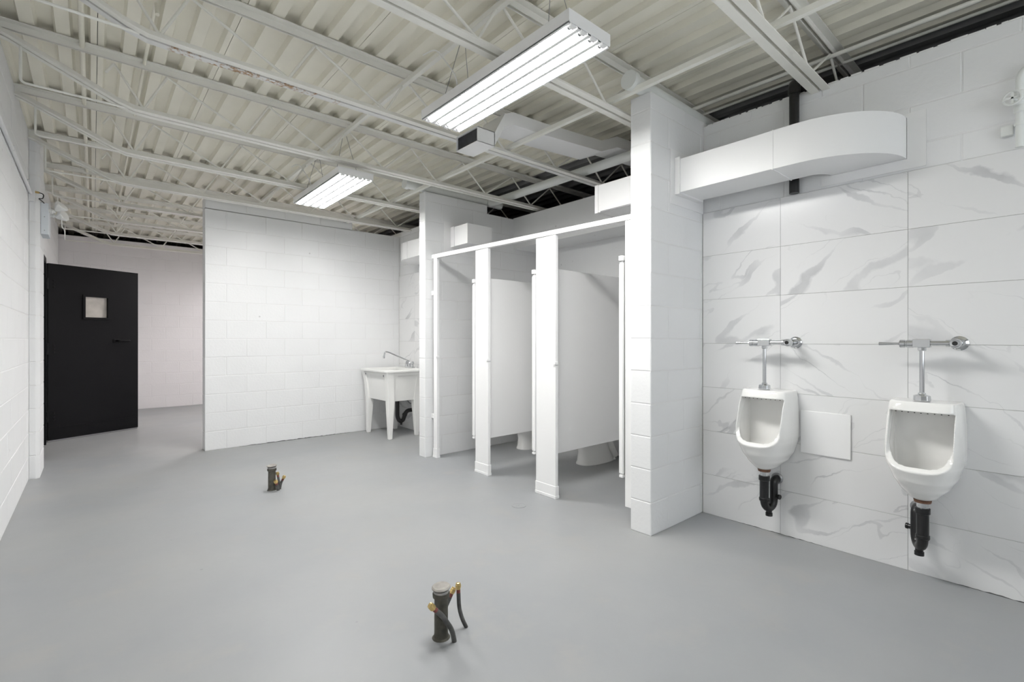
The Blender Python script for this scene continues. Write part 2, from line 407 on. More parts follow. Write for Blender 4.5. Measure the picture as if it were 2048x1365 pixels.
# wall end pier by the door
g = G(); g.prism([(XL, 5.89+D), (-0.375, 5.89+D), (-0.35-D, 5.915), (-0.35-D, 6.33-D), (XL, 6.33-D)], 'z', 0, DK-0.006)
pier = struct('wall_pier', g, 'mortar', 'slim white block pier against left wall')
for k in range(15):
    z0 = k*CHT; z1 = min(z0+CHT, DK-0.008)
    pc = G()
    pc.prism([(XL+0.002, 5.889), (-0.378, 5.889), (-0.35, 5.917), (-0.35, 6.33), (XL+0.002, 6.33)], 'z', z0+0.003, z1-0.002)
    put('block', pc, 'block', pier, bevel=0.004)
# far wall
wf = struct('wall_far', G().box(XL-0.2, XR+0.3, YF+D, YF+0.2, 0, 2.9), 'farblock', 'off-white block wall at the far end')
block_wall(wf, 0, XL, YF, 2.9, 0, 2.9, 0.18, m='farblock')
# wall behind the camera with an added fill-light window, and an added dark shell stopping light leaks
VX0, VX1, VZ0, VZ1 = 0.15, 3.0, 0.95, 2.35
wnr = struct('wall_near', G().frame_y(-1.75, 5.8, 0, 3.2, VX0, VX1, VZ0, VZ1, YB-0.15, YB), 'block', 'white wall behind the camera')
wn1 = struct('fill_window', G().frame_y(VX0, VX1, VZ0, VZ1, VX0+0.05, VX1-0.05, VZ0+0.05, VZ1-0.05, YB-0.12, YB-0.04), 'white', 'added unseen window behind the camera giving fill light')
for k in (1, 2):
    xm = VX0 + (VX1-VX0)*k/3
    put('mullion', G().box(xm-0.025, xm+0.025, YB-0.11, YB-0.05, VZ0+0.05, VZ1-0.05), 'white', wn1)
for k in range(3):
    xa, xb = VX0+(VX1-VX0)*k/3, VX0+(VX1-VX0)*(k+1)/3
    put('pane', G().box(xa+0.025+0.025*(k == 0), xb-0.025-0.025*(k == 2), YB-0.083, YB-0.079, VZ0+0.05, VZ1-0.05), 'glass', wn1)
struct('light_stop_right', G().box(5.7, 5.8, YB, 11.4, 0, 3.2), 'shell', 'added dark wall blocking daylight beyond urinal wall')
struct('light_stop_left', G().box(-1.75, -1.65, YB, 11.4, 0, 3.2), 'shell', 'added dark wall blocking daylight beyond the door opening')
struct('light_stop_far', G().box(-1.75, 5.8, 11.3, 11.4, 0, 3.2), 'shell', 'added dark wall blocking daylight beyond the far wall')
struct('roof', G().box(-1.75, 5.8, YB-0.15, 11.4, 3.105, 3.2), 'shell', 'added slab blocking daylight above the steel deck')  # unseen slab added to keep daylight out of the deck seams

# partition wall
PX0, PY, PT = 0.918, 6.15, 0.15
g = G(); g.box(PX0+D, XR, PY+D, PY+PT-D, 0, 2.645); g.box(PX0+D, 2.565, PY+D, PY+PT-D, 2.64, 2.76)
wp = struct('wall_partition', g, 'mortar', 'freestanding white block partition wall across the room')
block_wall(wp, 0, PX0, PY, XR-PX0-0.01, 0, 2.642, 0.2032)
u = [PX0, 1.323, 1.741, 2.154, 2.56]
for a, b in zip(u, u[1:]): piece('block', wp, 0, 0, PY, a+0.003, 2.648, b-a-0.006, 0.11, 'block')
block_wall(wp, R(-90), PX0, PY+PT, PT, 0, 2.76, 0.2, alt=0.0)

def ragged(parent, pts_fn, a, b, step, hmax, seed):
    rr = random.Random(seed); n = int((b-a)/step)
    top = [(a+step*k, rr.uniform(0.15, 1.0)*hmax*math.sin(math.pi*min(1, max(0.02, k/n)))**0.4) for k in range(n+1)]
    return [(a, 0)] + [(x, max(z, 0.0008)) for x, z in top] + [(b, 0)]
put('base_gap', G().prism(ragged(wp, None, 1.25, 2.55, 0.02, 0.009, 4), 'y', PY-0.0012, PY+0.004), 'paint_edge', wp)  # thin dark ragged strip along the foot of the wall

# right wall: tiled behind the urinals and the sink, block above
TZ = [0.0, 0.276, 0.5795, 0.883, 1.1865, 1.49, 1.7935, 2.097]
XT = XR - 0.012
g = G(); g.box(XR+D, XR+0.2, YB, 1.80, 0, 2.71)
wr = struct('wall_right', g, 'mortar', 'right wall with marble tiles below painted block')
put('grout_bed', G().box(XR-0.0095, XR+0.05, YB+0.01, 1.69, 0, 2.094), 'grout', wr)
def tiles(parent, ycols, zr):
    for y1, y0 in zip(ycols, ycols[1:]):
        for za, zb in zip(zr, zr[1:]):
            piece('tile', parent, R(-90), XT, y1, 0.001, za+0.001, y1-y0-0.002, zb-za-0.002, 'marble', dep=0.010, ch=0.0008)
tiles(wr, [1.69, 1.182, 0.558, -0.066, -0.69], TZ)
put('base_gap', G().prism(ragged(wr, None, 0.95, 1.50, 0.02, 0.005, 9), 'x', XT-0.001, XT+0.003), 'paint_edge', wr)
put('base_gap', G().prism(ragged(wr, None, 0.05, 0.42, 0.02, 0.006, 5), 'x', XT-0.001, XT+0.003), 'paint_edge', wr)
block_wall(wr, R(-90), XR, 1.69, 2.6, 2.097, 2.71, 0.12)
rg = random.Random(3)
g = G(); ym = 1.66                                   # crumbs of mortar left along the top of the wall
while ym > -0.6:
    l = rg.uniform(0.02, 0.07); g.box(XR-0.002, XR+0.12, ym-l, ym, 2.705, 2.7105+rg.uniform(0, 0.005)); ym -= l+rg.uniform(0.0, 0.02)
put('mortar_crumbs', g, 'mortar', wr)
# right wall beyond the stalls (sink nook and far room)
wr2 = struct('wall_right_nook', G().box(XR+D, XR+0.2, 4.45, YF, 0, 2.71), 'mortar', 'right wall of the sink nook, marble tiled to duct height')
put('grout_bed', G().box(XR-0.0095, XR+0.05, 4.46, PY, 0, 2.094), 'grout', wr2)
tiles(wr2, [PY-0.001, 5.72, 5.096, 4.475], TZ)
block_wall(wr2, R(-90), XR, PY, 1.68, 2.097, 2.71, 0.1)

# stub walls (fins) either side of the stalls
NX, N0, N1 = 2.595, 1.69, 1.84
g = G(); g.box(NX+D, 4.4, N0+D, N1-D, 0, 2.745)
wn = struct('wall_stub_near', g, 'mortar', 'white block stub wall between urinals and stalls')
block_wall(wn, 0, NX, N0, XR-NX-0.014, 0, 2.745, 0.2, alt=0.19)
block_wall(wn, R(-90), NX, N1, N1-N0, 0, 2.745, 0.2, alt=0.0)
FX, F0, F1 = 2.573, 4.33, 4.45
g = G(); g.box(FX+D, 3.375, F0+D, F1-D, 0, 2.735); g.box(3.37, 4.4, F0+D, F1-D, 0, 2.64)
wfn = struct('wall_stub_far', g, 'mortar', 'white block stub wall between stalls and sink')
block_wall(wfn, 0, FX, F0, 4.15-FX, 0, 2.735, 0.2, skip=lambda u, z: FX+u > 3.40 and z > 2.63)
block_wall(wfn, R(-90), FX, F1, F1-F0, 0, 2.735, 0.2, alt=0.0)
# stall back wall and bulkhead
wbk = struct('wall_stall_back', G().box(4.15, 4.35, N1-0.1, F1, 0, 2.5), 'block', 'white painted wall behind the toilets')
struct('wall_bulkhead', G().box(3.77, 4.16, N1-0.002, F0+0.002, 2.285, 2.65), 'block', 'white boxed bulkhead above the toilet stalls', bevel=0.004)

# ------------------------------------------------------------ door and frame
fr = thing('door_frame', 'black steel door frame in the left wall', None, (XL, OY1, 0)); fr['kind'] = 'structure'
put('jamb', G().box(XL-0.12, XL+0.012, OY1-0.045, OY1+0.012, 0, OZ), 'black', fr)
put('jamb', G().box(XL-0.12, XL+0.012, OY0-0.012, OY0+0.045, 0, OZ), 'black', fr)
put('head', G().box(XL-0.12, XL+0.012, OY0, OY1, OZ-0.05, OZ+0.012), 'black', fr)
dn = bpy.data.objects.new('door_1', None); COL.objects.link(dn)
DA = math.atan2(0.431, 0.857); DL = 0.959
dn.location = (-0.395, 7.855, 0.0); dn.rotation_euler = (0, 0, DA); INV[dn.name] = Matrix.Identity(4)
tag(dn, 'black steel door standing open with small square window', None, None, 'structure')
DB, DT, TH = 0.022, 2.11, 0.045
WX0, WX1, WZ0, WZ1 = 0.36, 0.60, 1.49, 1.745
g = G().frame_y(0, DL, DB, DT, WX0, WX1, WZ0, WZ1, 0, TH)
leaf = put('leaf', g, 'black', dn)
wfm = put('window_frame', G().frame_y(WX0-0.026, WX1+0.026, WZ0-0.026, WZ1+0.026, WX0, WX1, WZ0, WZ1, -0.012, 0.004), 'black', dn)
put('pane', G().box(WX0, WX1, 0.018, 0.026, WZ0, WZ1), 'paper', wfm, label='cloudy beige window pane')
put('kick_plate', G().box(0.01, DL-0.005, -0.003, 0.002, DB+0.002, 0.17), 'black', dn)
put('door_sweep', G().box(0.0, DL, 0.012, 0.034, 0.004, 0.024), 'steelgrey', dn)
hd = put('handle', G().tube(fillet([(0.70, -0.004, 1.195), (0.70, -0.05, 1.195), (0.83, -0.05, 1.195), (0.845, -0.02, 1.195)], 0.02), 0.011, 10), 'black', dn, sm=50)
put('handle_plate', G().box(0.66, 0.745, -0.008, 0.001, 1.175, 1.215), 'black', dn, bevel=0.003)
for z in (0.30, 1.10, 1.87):
    h = put('hinge', G().box(-0.06, 0.0, 0.006, 0.016, z-0.06, z+0.06), 'black', dn)
    put('knuckle', G().lathe([(0.011, -0.065), (0.011, 0.065)], (-0.012, 0.0, z), (0,0,1), 10), 'black', h, sm=40)
    for q in (-0.04, 0.0, 0.04):
        put('screw', G().lathe([(0.012, 0), (0.009, 0.005)], (0.05, 0, z+q), (0,-1,0), 8), 'black', dn)

# ------------------------------------------------------------ roof joists
JY = [0.965, 1.94, 2.945, 3.95, 4.90, 5.87, 6.85, 7.83, 8.81, 9.79]
JEND = 5.6
NODES = [(0.06, 2.885), (0.10, 2.955), (0.25, 2.715), (0.375, 2.965), (0.85, 2.715), (1.0, 2.965), (1.455, 2.715), (1.60, 2.965), (1.93, 2.715), (2.2, 2.965),
         (2.475, 2.715), (2.77, 2.965), (3.06, 2.715), (3.42, 2.965), (3.7, 2.715), (4.0, 2.965), (4.3, 2.715), (4.6, 2.965), (4.9, 2.715), (5.2, 2.965)]
def angle_sweep(path, side, top):
    """steel angle following a path of (x,z); side +1/-1; horizontal leg at the top or the bottom"""
    g0, wd, t, hh = 0.008, 0.042, 0.005, 0.040
    if top: sec = [(g0, 0), (g0+wd, 0), (g0+wd, -t), (g0+t, -t), (g0+t, -hh), (g0, -hh)]
    else:   sec = [(g0, 0), (g0+wd, 0), (g0+wd, t), (g0+t, t), (g0+t, hh), (g0, hh)]
    rings = [[(x, side*a, z+b) for a, b in sec] for x, z in path]
    return G().loft(rings)
BOT = [(-0.42, 2.945), (-0.36, 2.925), (-0.30, 2.895), (0.12, 2.705), (0.20, 2.683), (0.30, 2.68), (JEND, 2.68)]
TOP = [(-0.46, 3.016), (JEND, 3.016)]
jm = {}
for s in (1, -1):
    jm['t', s] = angle_sweep(TOP, s, True).mesh('top_chord_angle'); jm['t', s].materials.append(M['steel'])
    jm['b', s] = angle_sweep(BOT, s, False).mesh('bottom_chord_angle'); jm['b', s].materials.append(M['steel'])
jm['rustb'] = angle_sweep(BOT, 1, False).mesh('bottom_chord_angle'); jm['rustb'].materials.append(M['rust'])
jm['rustb2'] = angle_sweep(BOT, -1, False).mesh('bottom_chord_angle'); jm['rustb2'].materials.append(M['steel'])
webm = []
for a, b in zip(NODES, NODES[1:]):
    me = G().tube([(a[0], 0, a[1]), (b[0], 0, b[1])], 0.0075, 8).mesh('web_rod'); smooth(me); me.materials.append(M['steel']); webm.append(me)
ext = G().tube(fillet([(-0.315, 0, 2.90), (-0.315, 0, 2.695), (0.17, 0, 2.695)], 0.025), 0.007, 8).mesh('extension_rod'); smooth(ext); ext.materials.append(M['steel'])
JL = ['white steel roof joist nearest the camera, at upper right above the urinals',
      'white steel roof joist passing over the near half of the large ceiling lamp',
      'white steel roof joist with rust streaks along its bottom chord',
      'white steel roof joist next behind the rust-streaked one',
      'white steel roof joist second behind the rust-streaked one, over the far lamp',
      'white steel roof joist running just along the top of the block partition',
      'first white steel roof joist behind the block partition',
      'second white steel roof joist behind the block partition',
      'third white steel roof joist behind the block partition',
      'white steel roof joist nearest the far wall']
for i, y in enumerate(JY):
    j = thing('roof_joist', JL[i], 'joist', (0, y, 0), 'steel roof joists')
    def part(name, me):
        o = bpy.data.objects.new(name, me); COL.objects.link(o); o.parent = j; return o
    for s in (1, -1):
        part('top_chord_angle', jm['t', s])
        part('bottom_chord_angle', jm['b', s] if i != 2 else (jm['rustb'] if s == 1 else jm['rustb2']))
    for me in webm: part('web_rod', me)
    part('extension_rod', ext)

# bridging bars tying the joists together
def bar_y(x, z, y0, y1, s=1): return G().prism([(x, z), (x+0.03, z), (x+0.03, z+0.004), (x+0.004, z+0.004), (x+0.004, z+0.03), (x, z+0.03)], 'y', y0, y1)
tag(put('bridging_bar', bar_y(1.565, 2.915, 0.4, 9.85), 'steel'), 'white angle bar bridging the joists just below the deck', 'bar', 'joist bridging bars')
tag(put('bridging_bar', bar_y(2.485, 2.7225, 0.4, 9.85), 'steel'), 'white angle bar bridging the joist bottom chords beside the stub walls', 'bar', 'joist bridging bars')
# conduits on the deck
tag(put('conduit', G().tube([(-0.05, -0.5, 3.0), (-0.05, 9.9, 3.0)], 0.0135, 12), 'deck', sm=40), 'thick white conduit under the deck close to left wall', 'conduit', 'deck conduits')
tag(put('conduit', G().tube(fillet([(0.252, 3.10, 2.90), (0.252, 3.14, 2.985), (0.252, 3.25, 3.004), (0.252, 9.9, 3.004)], 0.05), 0.0095, 12), 'deck', sm=40), 'thin white conduit with an open bent end under the deck', 'conduit', 'deck conduits')
tag(put('conduit', G().tube([(3.41, -0.6, 2.945), (3.41, 1.9, 2.945)], 0.013, 10), 'steel', sm=40), 'white conduit crossing high above the urinal wall', 'conduit', 'deck conduits')
tag(put('conduit', G().tube([(3.64, -0.6, 2.99), (3.64, 1.9, 2.99)], 0.010, 10), 'steel', sm=40), 'thin conduit tight under the dark deck beyond urinal wall', 'conduit', 'deck conduits')

# ------------------------------------------------------------ ceiling lamps
def lamp(label, x0, x1, y0, y1, zb, tubem, cords):
    cx = (x0+x1)/2; zt = zb + 0.058
    L = thing('fluorescent_fixture', label, 'lamp', (cx, (y0+y1)/2, zb), 'hanging fluorescent fixtures')
    g = G(); tk = 0.0025
    g.box(x0, x0+tk, y0, y1, zb+0.006, zt); g.box(x1-tk, x1, y0, y1, zb+0.006, zt)
    g.box(x0+tk, x1-tk, y0, y0+tk, zb+0.002, zt); g.box(x0+tk, x1-tk, y1-tk, y1, zb+0.002, zt); g.box(x0+tk, x1-tk, y0+tk, y1-tk, zt-tk, zt)
    put('housing', g, 'lampwhite', L)
    n = 4; w4 = (x1-x0-2*tk)/n
    for i in range(n):
        a = x0+tk+w4*i
        r0 = 0.009                                      # half of the flat ridge between two troughs
        zr = zb-0.0035                                  # ridges hang just below the tubes
        prof = [(a, zr), (a+r0, zr), (a+r0+0.009, zb+0.016), (a+w4*0.5-0.012, zb+0.036), (a+w4*0.5+0.012, zb+0.036), (a+w4-r0-0.009, zb+0.016), (a+w4-r0, zr), (a+w4, zr),
                (a+w4, zr+0.0025), (a+w4-r0+0.001, zr+0.0025), (a+w4-r0-0.0075, zb+0.019), (a+w4*0.5+0.012, zb+0.039), (a+w4*0.5-0.012, zb+0.039), (a+r0+0.0075, zb+0.019), (a+r0-0.001, zr+0.0025), (a, zr+0.0025)]
        put('reflector', G().prism(prof, 'y', y0+0.006, y1-0.006), 'lampwhite', L)
        xc = a+w4*0.5; zc = zb+0.009
        put('tube', G().lathe([(0.0125, 0), (0.0125, y1-y0-0.07)], (xc, y0+0.035, zc), (0,1,0), 14), tubem, L, sm=40, label='glowing white tube')
        for yy, s in ((y0+0.004, 1), (y1-0.004, -1)):
            sk = put('lamp_holder', G().box(xc-0.014, xc+0.014, yy, yy+s*0.022, zb-0.006, zb+0.036), 'lampwhite', L, bevel=0.002)
            put('tube_cap', G().lathe([(0.0135, 0), (0.0135, 0.014)], (xc, yy+s*0.020, zc), (0, s, 0), 12), 'steelgrey', sk, sm=40)
    for (yy, lean) in cords:
        for sx in (-0.10, 0.10):
            put('suspension_wire', G().tube([(cx+sx, yy, zt), (cx+sx*0.15, yy+lean, 2.98)], 0.0018, 6), 'steelgrey', L)
    put('power_cord', G().tube(fillet([(cx-0.05, y1-0.25, zt), (cx-0.08, y1-0.3, zt+0.10), (cx-0.16, y1-0.2, 2.90), (cx-0.2, y1-0.12, 2.88)], 0.06), 0.004, 8), 'plastic', L, sm=60)
    return L
lamp('large hanging four-tube fluorescent lamp nearest the camera', 1.52, 1.80, 1.386, 2.602, 2.56, 'tube', [(1.55, 0.06), (2.42, -0.06)])
lamp('smaller-looking four-tube fluorescent lamp hanging near the block partition', 1.50, 1.80, 3.875, 5.04, 2.56, 'tube', [(4.06, 0.06), (4.84, -0.06)])
lamp('four-tube fluorescent lamp out of sight behind the block partition', 2.15, 2.45, 7.5, 8.75, 2.60, 'fartube', [(7.7, 0.06), (8.5, -0.06)])

# ------------------------------------------------------------ pipes on the stub walls, cross pipe
o = thing('steel_pipe', 'pale capped pipe lying along top of the near stub wall', 'pipe', (2.62, 1.76, 2.80), 'capped structural pipes')
put('pipe', G().tube([(2.47, 1.755, 2.792), (3.50, 1.755, 2.792)], 0.046, 24), 'pipe', o, sm=40)
put('end_cap', G().lathe([(0.056, 0), (0.056, 0.045), (0.046, 0.05)], (2.455, 1.755, 2.792), (1,0,0), 24), 'pipe', o, sm=40)
o = thing('steel_pipe', 'pale pipe lying along top of the far stub wall', 'pipe', (2.45, 4.39, 2.78), 'capped structural pipes')
put('pipe', G().tube([(2.38, 4.385, 2.785), (3.62, 4.385, 2.785)], 0.046, 24), 'pipe', o, sm=40)
put('end_cap', G().lathe([(0.054, 0), (0.054, 0.04), (0.046, 0.045)], (2.365, 4.385, 2.785), (1,0,0), 24), 'pipe', o, sm=40)
tag(put('steel_pipe', G().tube([(3.43, 1.803, 2.768), (3.43, 4.337, 2.768)], 0.042, 24), 'pipe', sm=40), 'long pale pipe above the bulkhead joining both stub walls', 'pipe', 'capped structural pipes')

# ------------------------------------------------------------ ducts
def rect_ring(c, ax, up, hw, hh):
    c = Vector(c); ax = Vector(ax); up = Vector(up)
    return [c - ax*hw - up*hh, c + ax*hw - up*hh, c + ax*hw + up*hh, c - ax*hw + up*hh]
# exhaust duct above the urinals: straight run then elbow into the wall
DX0, DX1, DZ0, DZ1 = 2.873, 3.155, 2.168, 2.384
d = thing('exhaust_duct', 'white rectangular duct bending into the wall above the urinals', 'duct', (3.0, 1.3, DZ0), 'white exhaust ducts')
YS = 1.09
put('straight_section', G().box(DX0, DX1, YS+0.002, N0+0.01, DZ0, DZ1), 'sheet', d, bevel=0.002)
put('seam_flange', G().box(DX0-0.003, DX1, YS-0.003, YS+0.004, DZ0-0.004, DZ1+0.003), 'sheet', d)
def elbow(yc, sgn, xo, xi, z0, z1, xw, ro_y, ri):
    outer = [(xw - (xw-xo)*math.cos(a), yc + sgn*ro_y*math.sin(a)) for a in [R(90)*k/16 for k in range(17)]]
    inner = [(xw - (xw-xi)*math.cos(a), yc + sgn*ri*math.sin(a)) for a in [R(90)*k/16 for k in range(17)]]
    return outer + inner[::-1]
poly = [(DX0, YS)] + elbow(0.99, -1, DX0, DX1, 0, 0, XR, 0.425, 0.08) + [(DX1, YS)]
put('elbow_section', G().prism(poly, 'z', DZ0, DZ1), 'sheet', d, sm=30)
g = G(); a0, a1 = DX0-0.06, XR-0.02                                           # plate on the stub wall
g = G().frame_y(a0, a1, DZ0-0.075, DZ1+0.063, DX0-0.001, DX1+0.001, DZ0-0.001, DZ1+0.001, N0-0.0055, N0-0.0015)
put('wall_plate', g, 'sheet', d)
put('collar', G().frame_y(DX0-0.012, DX1+0.012, DZ0-0.012, DZ1+0.012, DX0+0.001, DX1-0.001, DZ0+0.001, DZ1-0.001, N0-0.04, N0-0.006), 'sheet', d, bevel=0.002)
g = G(); xa, xb = XR-0.006, XR-0.0008                                         # plate on the urinal wall
g.frame_x(0.485, 0.96, 2.113, 2.405, 0.563, 0.912, DZ0-0.001, DZ1+0.001, xa, xb-0.001)
put('wall_plate', g, 'sheet', d)
# duct stub on the stall side of the near stub wall
d = thing('exhaust_duct', 'short white duct stub reaching into stalls from near stub wall', 'duct', (3.0, 2.1, DZ0), 'white exhaust ducts')
put('duct_body', G().box(DX0, DX1, N1, 2.325, DZ0, DZ1-0.01), 'sheet', d, bevel=0.002)
put('end_flange', G().box(DX0-0.004, DX1+0.004, 2.325, 2.356, DZ0-0.003, DZ1-0.007), 'sheet', d, bevel=0.002)
put('trim_strip', G().box(DX0-0.006, DX0-0.001, N1, 2.3, DZ0-0.004, DZ0+0.006), 'steelgrey', d)
d = thing('exhaust_duct', 'short white box duct on the stall side of far stub wall', 'duct', (3.0, 4.2, 2.20), 'white exhaust ducts')
put('duct_body', G().box(2.89, 3.21, 4.03, 4.27, 2.20, 2.405), 'sheet', d, bevel=0.002)
put('collar', G().box(2.882, 3.217, 4.262, 4.3285, 2.195, 2.41), 'sheet', d, bevel=0.002)
g = G().frame_y(2.80, 3.26, 2.12, 2.46, 2.882, 3.217, 2.195, 2.41, F0-0.005, F0-0.0015)
put('wall_plate', g, 'sheet', d)
d = thing('exhaust_duct', 'white duct elbow above the utility sink', 'duct', (3.0, 4.9, 2.20), 'white exhaust ducts')
put('straight_section', G().box(2.89, 3.15, 4.45, 5.28, 2.20, 2.405), 'sheet', d, bevel=0.002)
poly = [(2.89, 5.284)] + elbow(5.36, 1, 2.89, 3.15, 0, 0, XR, 0.33, 0.08) + [(3.15, 5.284)]
put('elbow_section', G().prism(poly, 'z', 2.20, 2.405), 'sheet', d, sm=30)
put('wall_plate', G().box(XR-0.006, XR-0.0008, 5.30, 5.78, 2.42, 2.50), 'sheet', d)

# flat supply duct up between the joists
d = thing('supply_duct', 'flat white air duct between ceiling joists with dark open mouth', 'duct', (2.0, 2.7, 2.55))
def dring(x, y, z, hw=0.12, hh=0.046): return [(x, y-hw, z-hh), (x, y+hw, z-hh), (x, y+hw, z+hh), (x, y-hw, z+hh)]
put('duct_body', G().loft([dring(2.101, 2.73, 2.60), dring(2.2, 2.735, 2.765), dring(2.28, 2.735, 2.80), dring(2.55, 2.72, 2.802), dring(3.16, 2.64, 2.805), dring(3.34, 2.62, 2.88), dring(3.9, 2.56, 2.88)]), 'sheet', d, bevel=0.002)
g = G()
g.box(1.95, 2.10, 2.605, 2.61, 2.548, 2.648).box(1.95, 2.10, 2.85, 2.855, 2.548, 2.648).box(1.95, 2.10, 2.605, 2.855, 2.644, 2.649).box(1.95, 2.10, 2.605, 2.855, 2.547, 2.552).box(2.095, 2.1, 2.605, 2.855, 2.548, 2.648)
put('mouth_box', g, 'sheet', d)
put('mouth_screen', G().box(1.962, 1.966, 2.611, 2.849, 2.553, 2.643), 'grille', d, label='dark screen inside the duct mouth')

# black vent pipe and white riser on the urinal wall
v = thing('vent_pipe', 'black plastic vent pipe rising behind duct above urinals', 'pipe', (3.2, 1.095, 2.097))
put('pipe', G().tube(fillet([(3.212, 1.095, 2.10), (3.212, 1.095, 2.735)], 0.02), 0.027, 20), 'abs', v, sm=40)
put('elbow', G().tube(fillet([(3.212, 1.095, 2.70), (3.212, 1.095, 2.765), (3.50, 1.095, 2.765)], 0.05, 8), 0.033, 20), 'abs', v, sm=50)
v = thing('water_riser', 'white painted water riser with valve near right edge of picture', 'pipe', (3.22, 0.152, 2.1))
put('pipe', G().tube(fillet([(3.215, 0.152, 2.098), (3.215, 0.152, 2.46), (3.215, -0.3, 2.47)], 0.06, 8), 0.014, 14), 'pipe', v, sm=40)
vl = put('valve_body', G().lathe([(0.016, -0.05), (0.021, -0.045), (0.021, -0.02), (0.017, -0.015), (0.024, 0.0), (0.017, 0.018), (0.021, 0.02), (0.021, 0.045), (0.016, 0.05)], (3.215, 0.152, 2.305), (0,0,1), 14), 'pipe', v, sm=40)
g = G(); g.tube([(3.215+0.0, 0.152, 2.305), (3.165, 0.172, 2.315)], 0.006, 8)
ring = [(3.165 + 0.008*math.cos(a), 0.172 + 0.03*math.cos(a), 2.315 + 0.03*math.sin(a)) for a in [2*math.pi*k/20 for k in range(21)]]
g.tube(ring, 0.005, 8, cap=False); g.box(3.162, 3.168, 0.144, 0.20, 2.311, 2.319); g.box(3.162, 3.168, 0.168, 0.176, 2.287, 2.343)
put('hand_wheel', g, 'pipe', vl, sm=50)
put('pipe_clamp', G().lathe([(0.017, -0.008), (0.019, 0), (0.017, 0.008)], (3.215, 0.152, 2.205), (0,0,1), 14).box(3.215, 3.25, 0.146, 0.158, 2.197, 2.213), 'pipe', v, sm=40)
tag(put('junction_box', G().box(3.222, 3.249, 0.172, 0.215, 2.165, 2.212), 'pipe', bevel=0.003), 'small white box fixed to wall beside the water riser', 'box', 'junction boxes')

# ------------------------------------------------------------ toilet stalls
PXA, PXB = 2.655, 2.685
def pilaster(label, y0, y1, zb, latch, top=2.05):
    top = 1.9985 + (2.05-1.9985)*(y0-1.852)/(4.327-1.852) - 0.001
    p = thing('stall_pilaster', label, 'pilaster', (PXA, (y0+y1)/2, zb), 'stall pilasters')
    put('post', G().box(PXA, PXB, y0, y1, zb+0.004, top), 'white', p, bevel=0.003)
    if zb < 0.02:
        put('shoe', G().box(PXA-0.004, PXB+0.004, y0-0.004, y1+0.004, 0, 0.095), 'white', p, bevel=0.003)
        put('shoe_base', G().box(PXA-0.006, PXB+0.006, y0-0.006, y1+0.006, 0, 0.022), 'white', p, bevel=0.002)
    if latch is not None:
        k = put('latch_keeper', G().box(PXA-0.014, PXB-0.005, latch, latch+0.022, 1.02, 1.042), 'white', p, bevel=0.003)
    return p
pilaster('narrow white pilaster strip against the near stub wall', 1.858, 1.925, 0.105, None, 2.005)
pilaster('wide white stall pilaster standing nearest the camera', 2.56, 2.775, 0, 2.553, 2.03)
pilaster('wide white stall pilaster standing in the middle of the stall front', 3.39, 3.578, 0, 3.383, 2.045)
p = pilaster('slim white stall pilaster beside the far stub wall', 4.235, 4.30, 0, 4.228, 2.055)
for z in (0.40, 1.67): put('bracket', G().box(PXA-0.008, PXB, 4.295, 4.331, z, z+0.045), 'white', p, bevel=0.003)
g = G(); za0, za1, zb0, zb1 = 1.998, 2.033, 2.05, 2.09
g.hexa([(PXA-0.004, N1+0.012, za0), (PXB+0.004, N1+0.012, za0), (PXB+0.004, F0-0.003, zb0), (PXA-0.004, F0-0.003, zb0),
        (PXA-0.004, N1+0.012, za1), (PXB+0.004, N1+0.012, za1), (PXB+0.004, F0-0.003, zb1), (PXA-0.004, F0-0.003, zb1)])
tag(put('header_rail', g, 'white', bevel=0.002), 'white headrail running across tops of the stall pilasters', 'rail')
for lab, y in (('white dividing panel between the two nearer toilet stalls', 2.668), ('white dividing panel between the two farther toilet stalls', 3.484)):
    p = thing('stall_divider', lab, 'divider', (3.4, y, 0.31), 'stall dividing panels')
    put('sheet', G().box(PXB+0.0065, 4.149, y-0.0125, y+0.0125, 0.31, 1.772), 'white', p, bevel=0.003)
    for z in (0.45, 1.6): put('wall_bracket', G().box(4.11, 4.15, y-0.022, y+0.022, z, z+0.05), 'chrome', p)
for lab, y, x in (('white stall door folded in against the near stub wall', 1.945, 2.640), ('white stall door folded in behind the wide nearest pilaster', 2.795, 2.648), ('white stall door folded in behind the middle pilaster', 3.600, 2.650)):
    p = thing('stall_door', lab, 'door', (x, y, 0.31), 'open stall doors')
    put('door_panel', G().box(x, x+0.60, y-0.013, y+0.013, 0.32, 1.725), 'white', p, bevel=0.004)
    put('edge_moulding', G().box(x-0.004, x+0.016, y-0.016, y+0.016, 0.325, 1.715), 'white', p, bevel=0.005)
    put('top_hinge', G().box(x-0.006, x+0.04, y-0.016, y+0.016, 1.735, 1.768).lathe([(0.006, 0), (0.006, 0.03)], (x+0.012, y, 1.715), (0,0,1), 8), 'white', p, bevel=0.003)
    put('bottom_hinge', G().box(x-0.004, x+0.04, y-0.014, y+0.014, 0.30, 0.318), 'white', p, bevel=0.003)

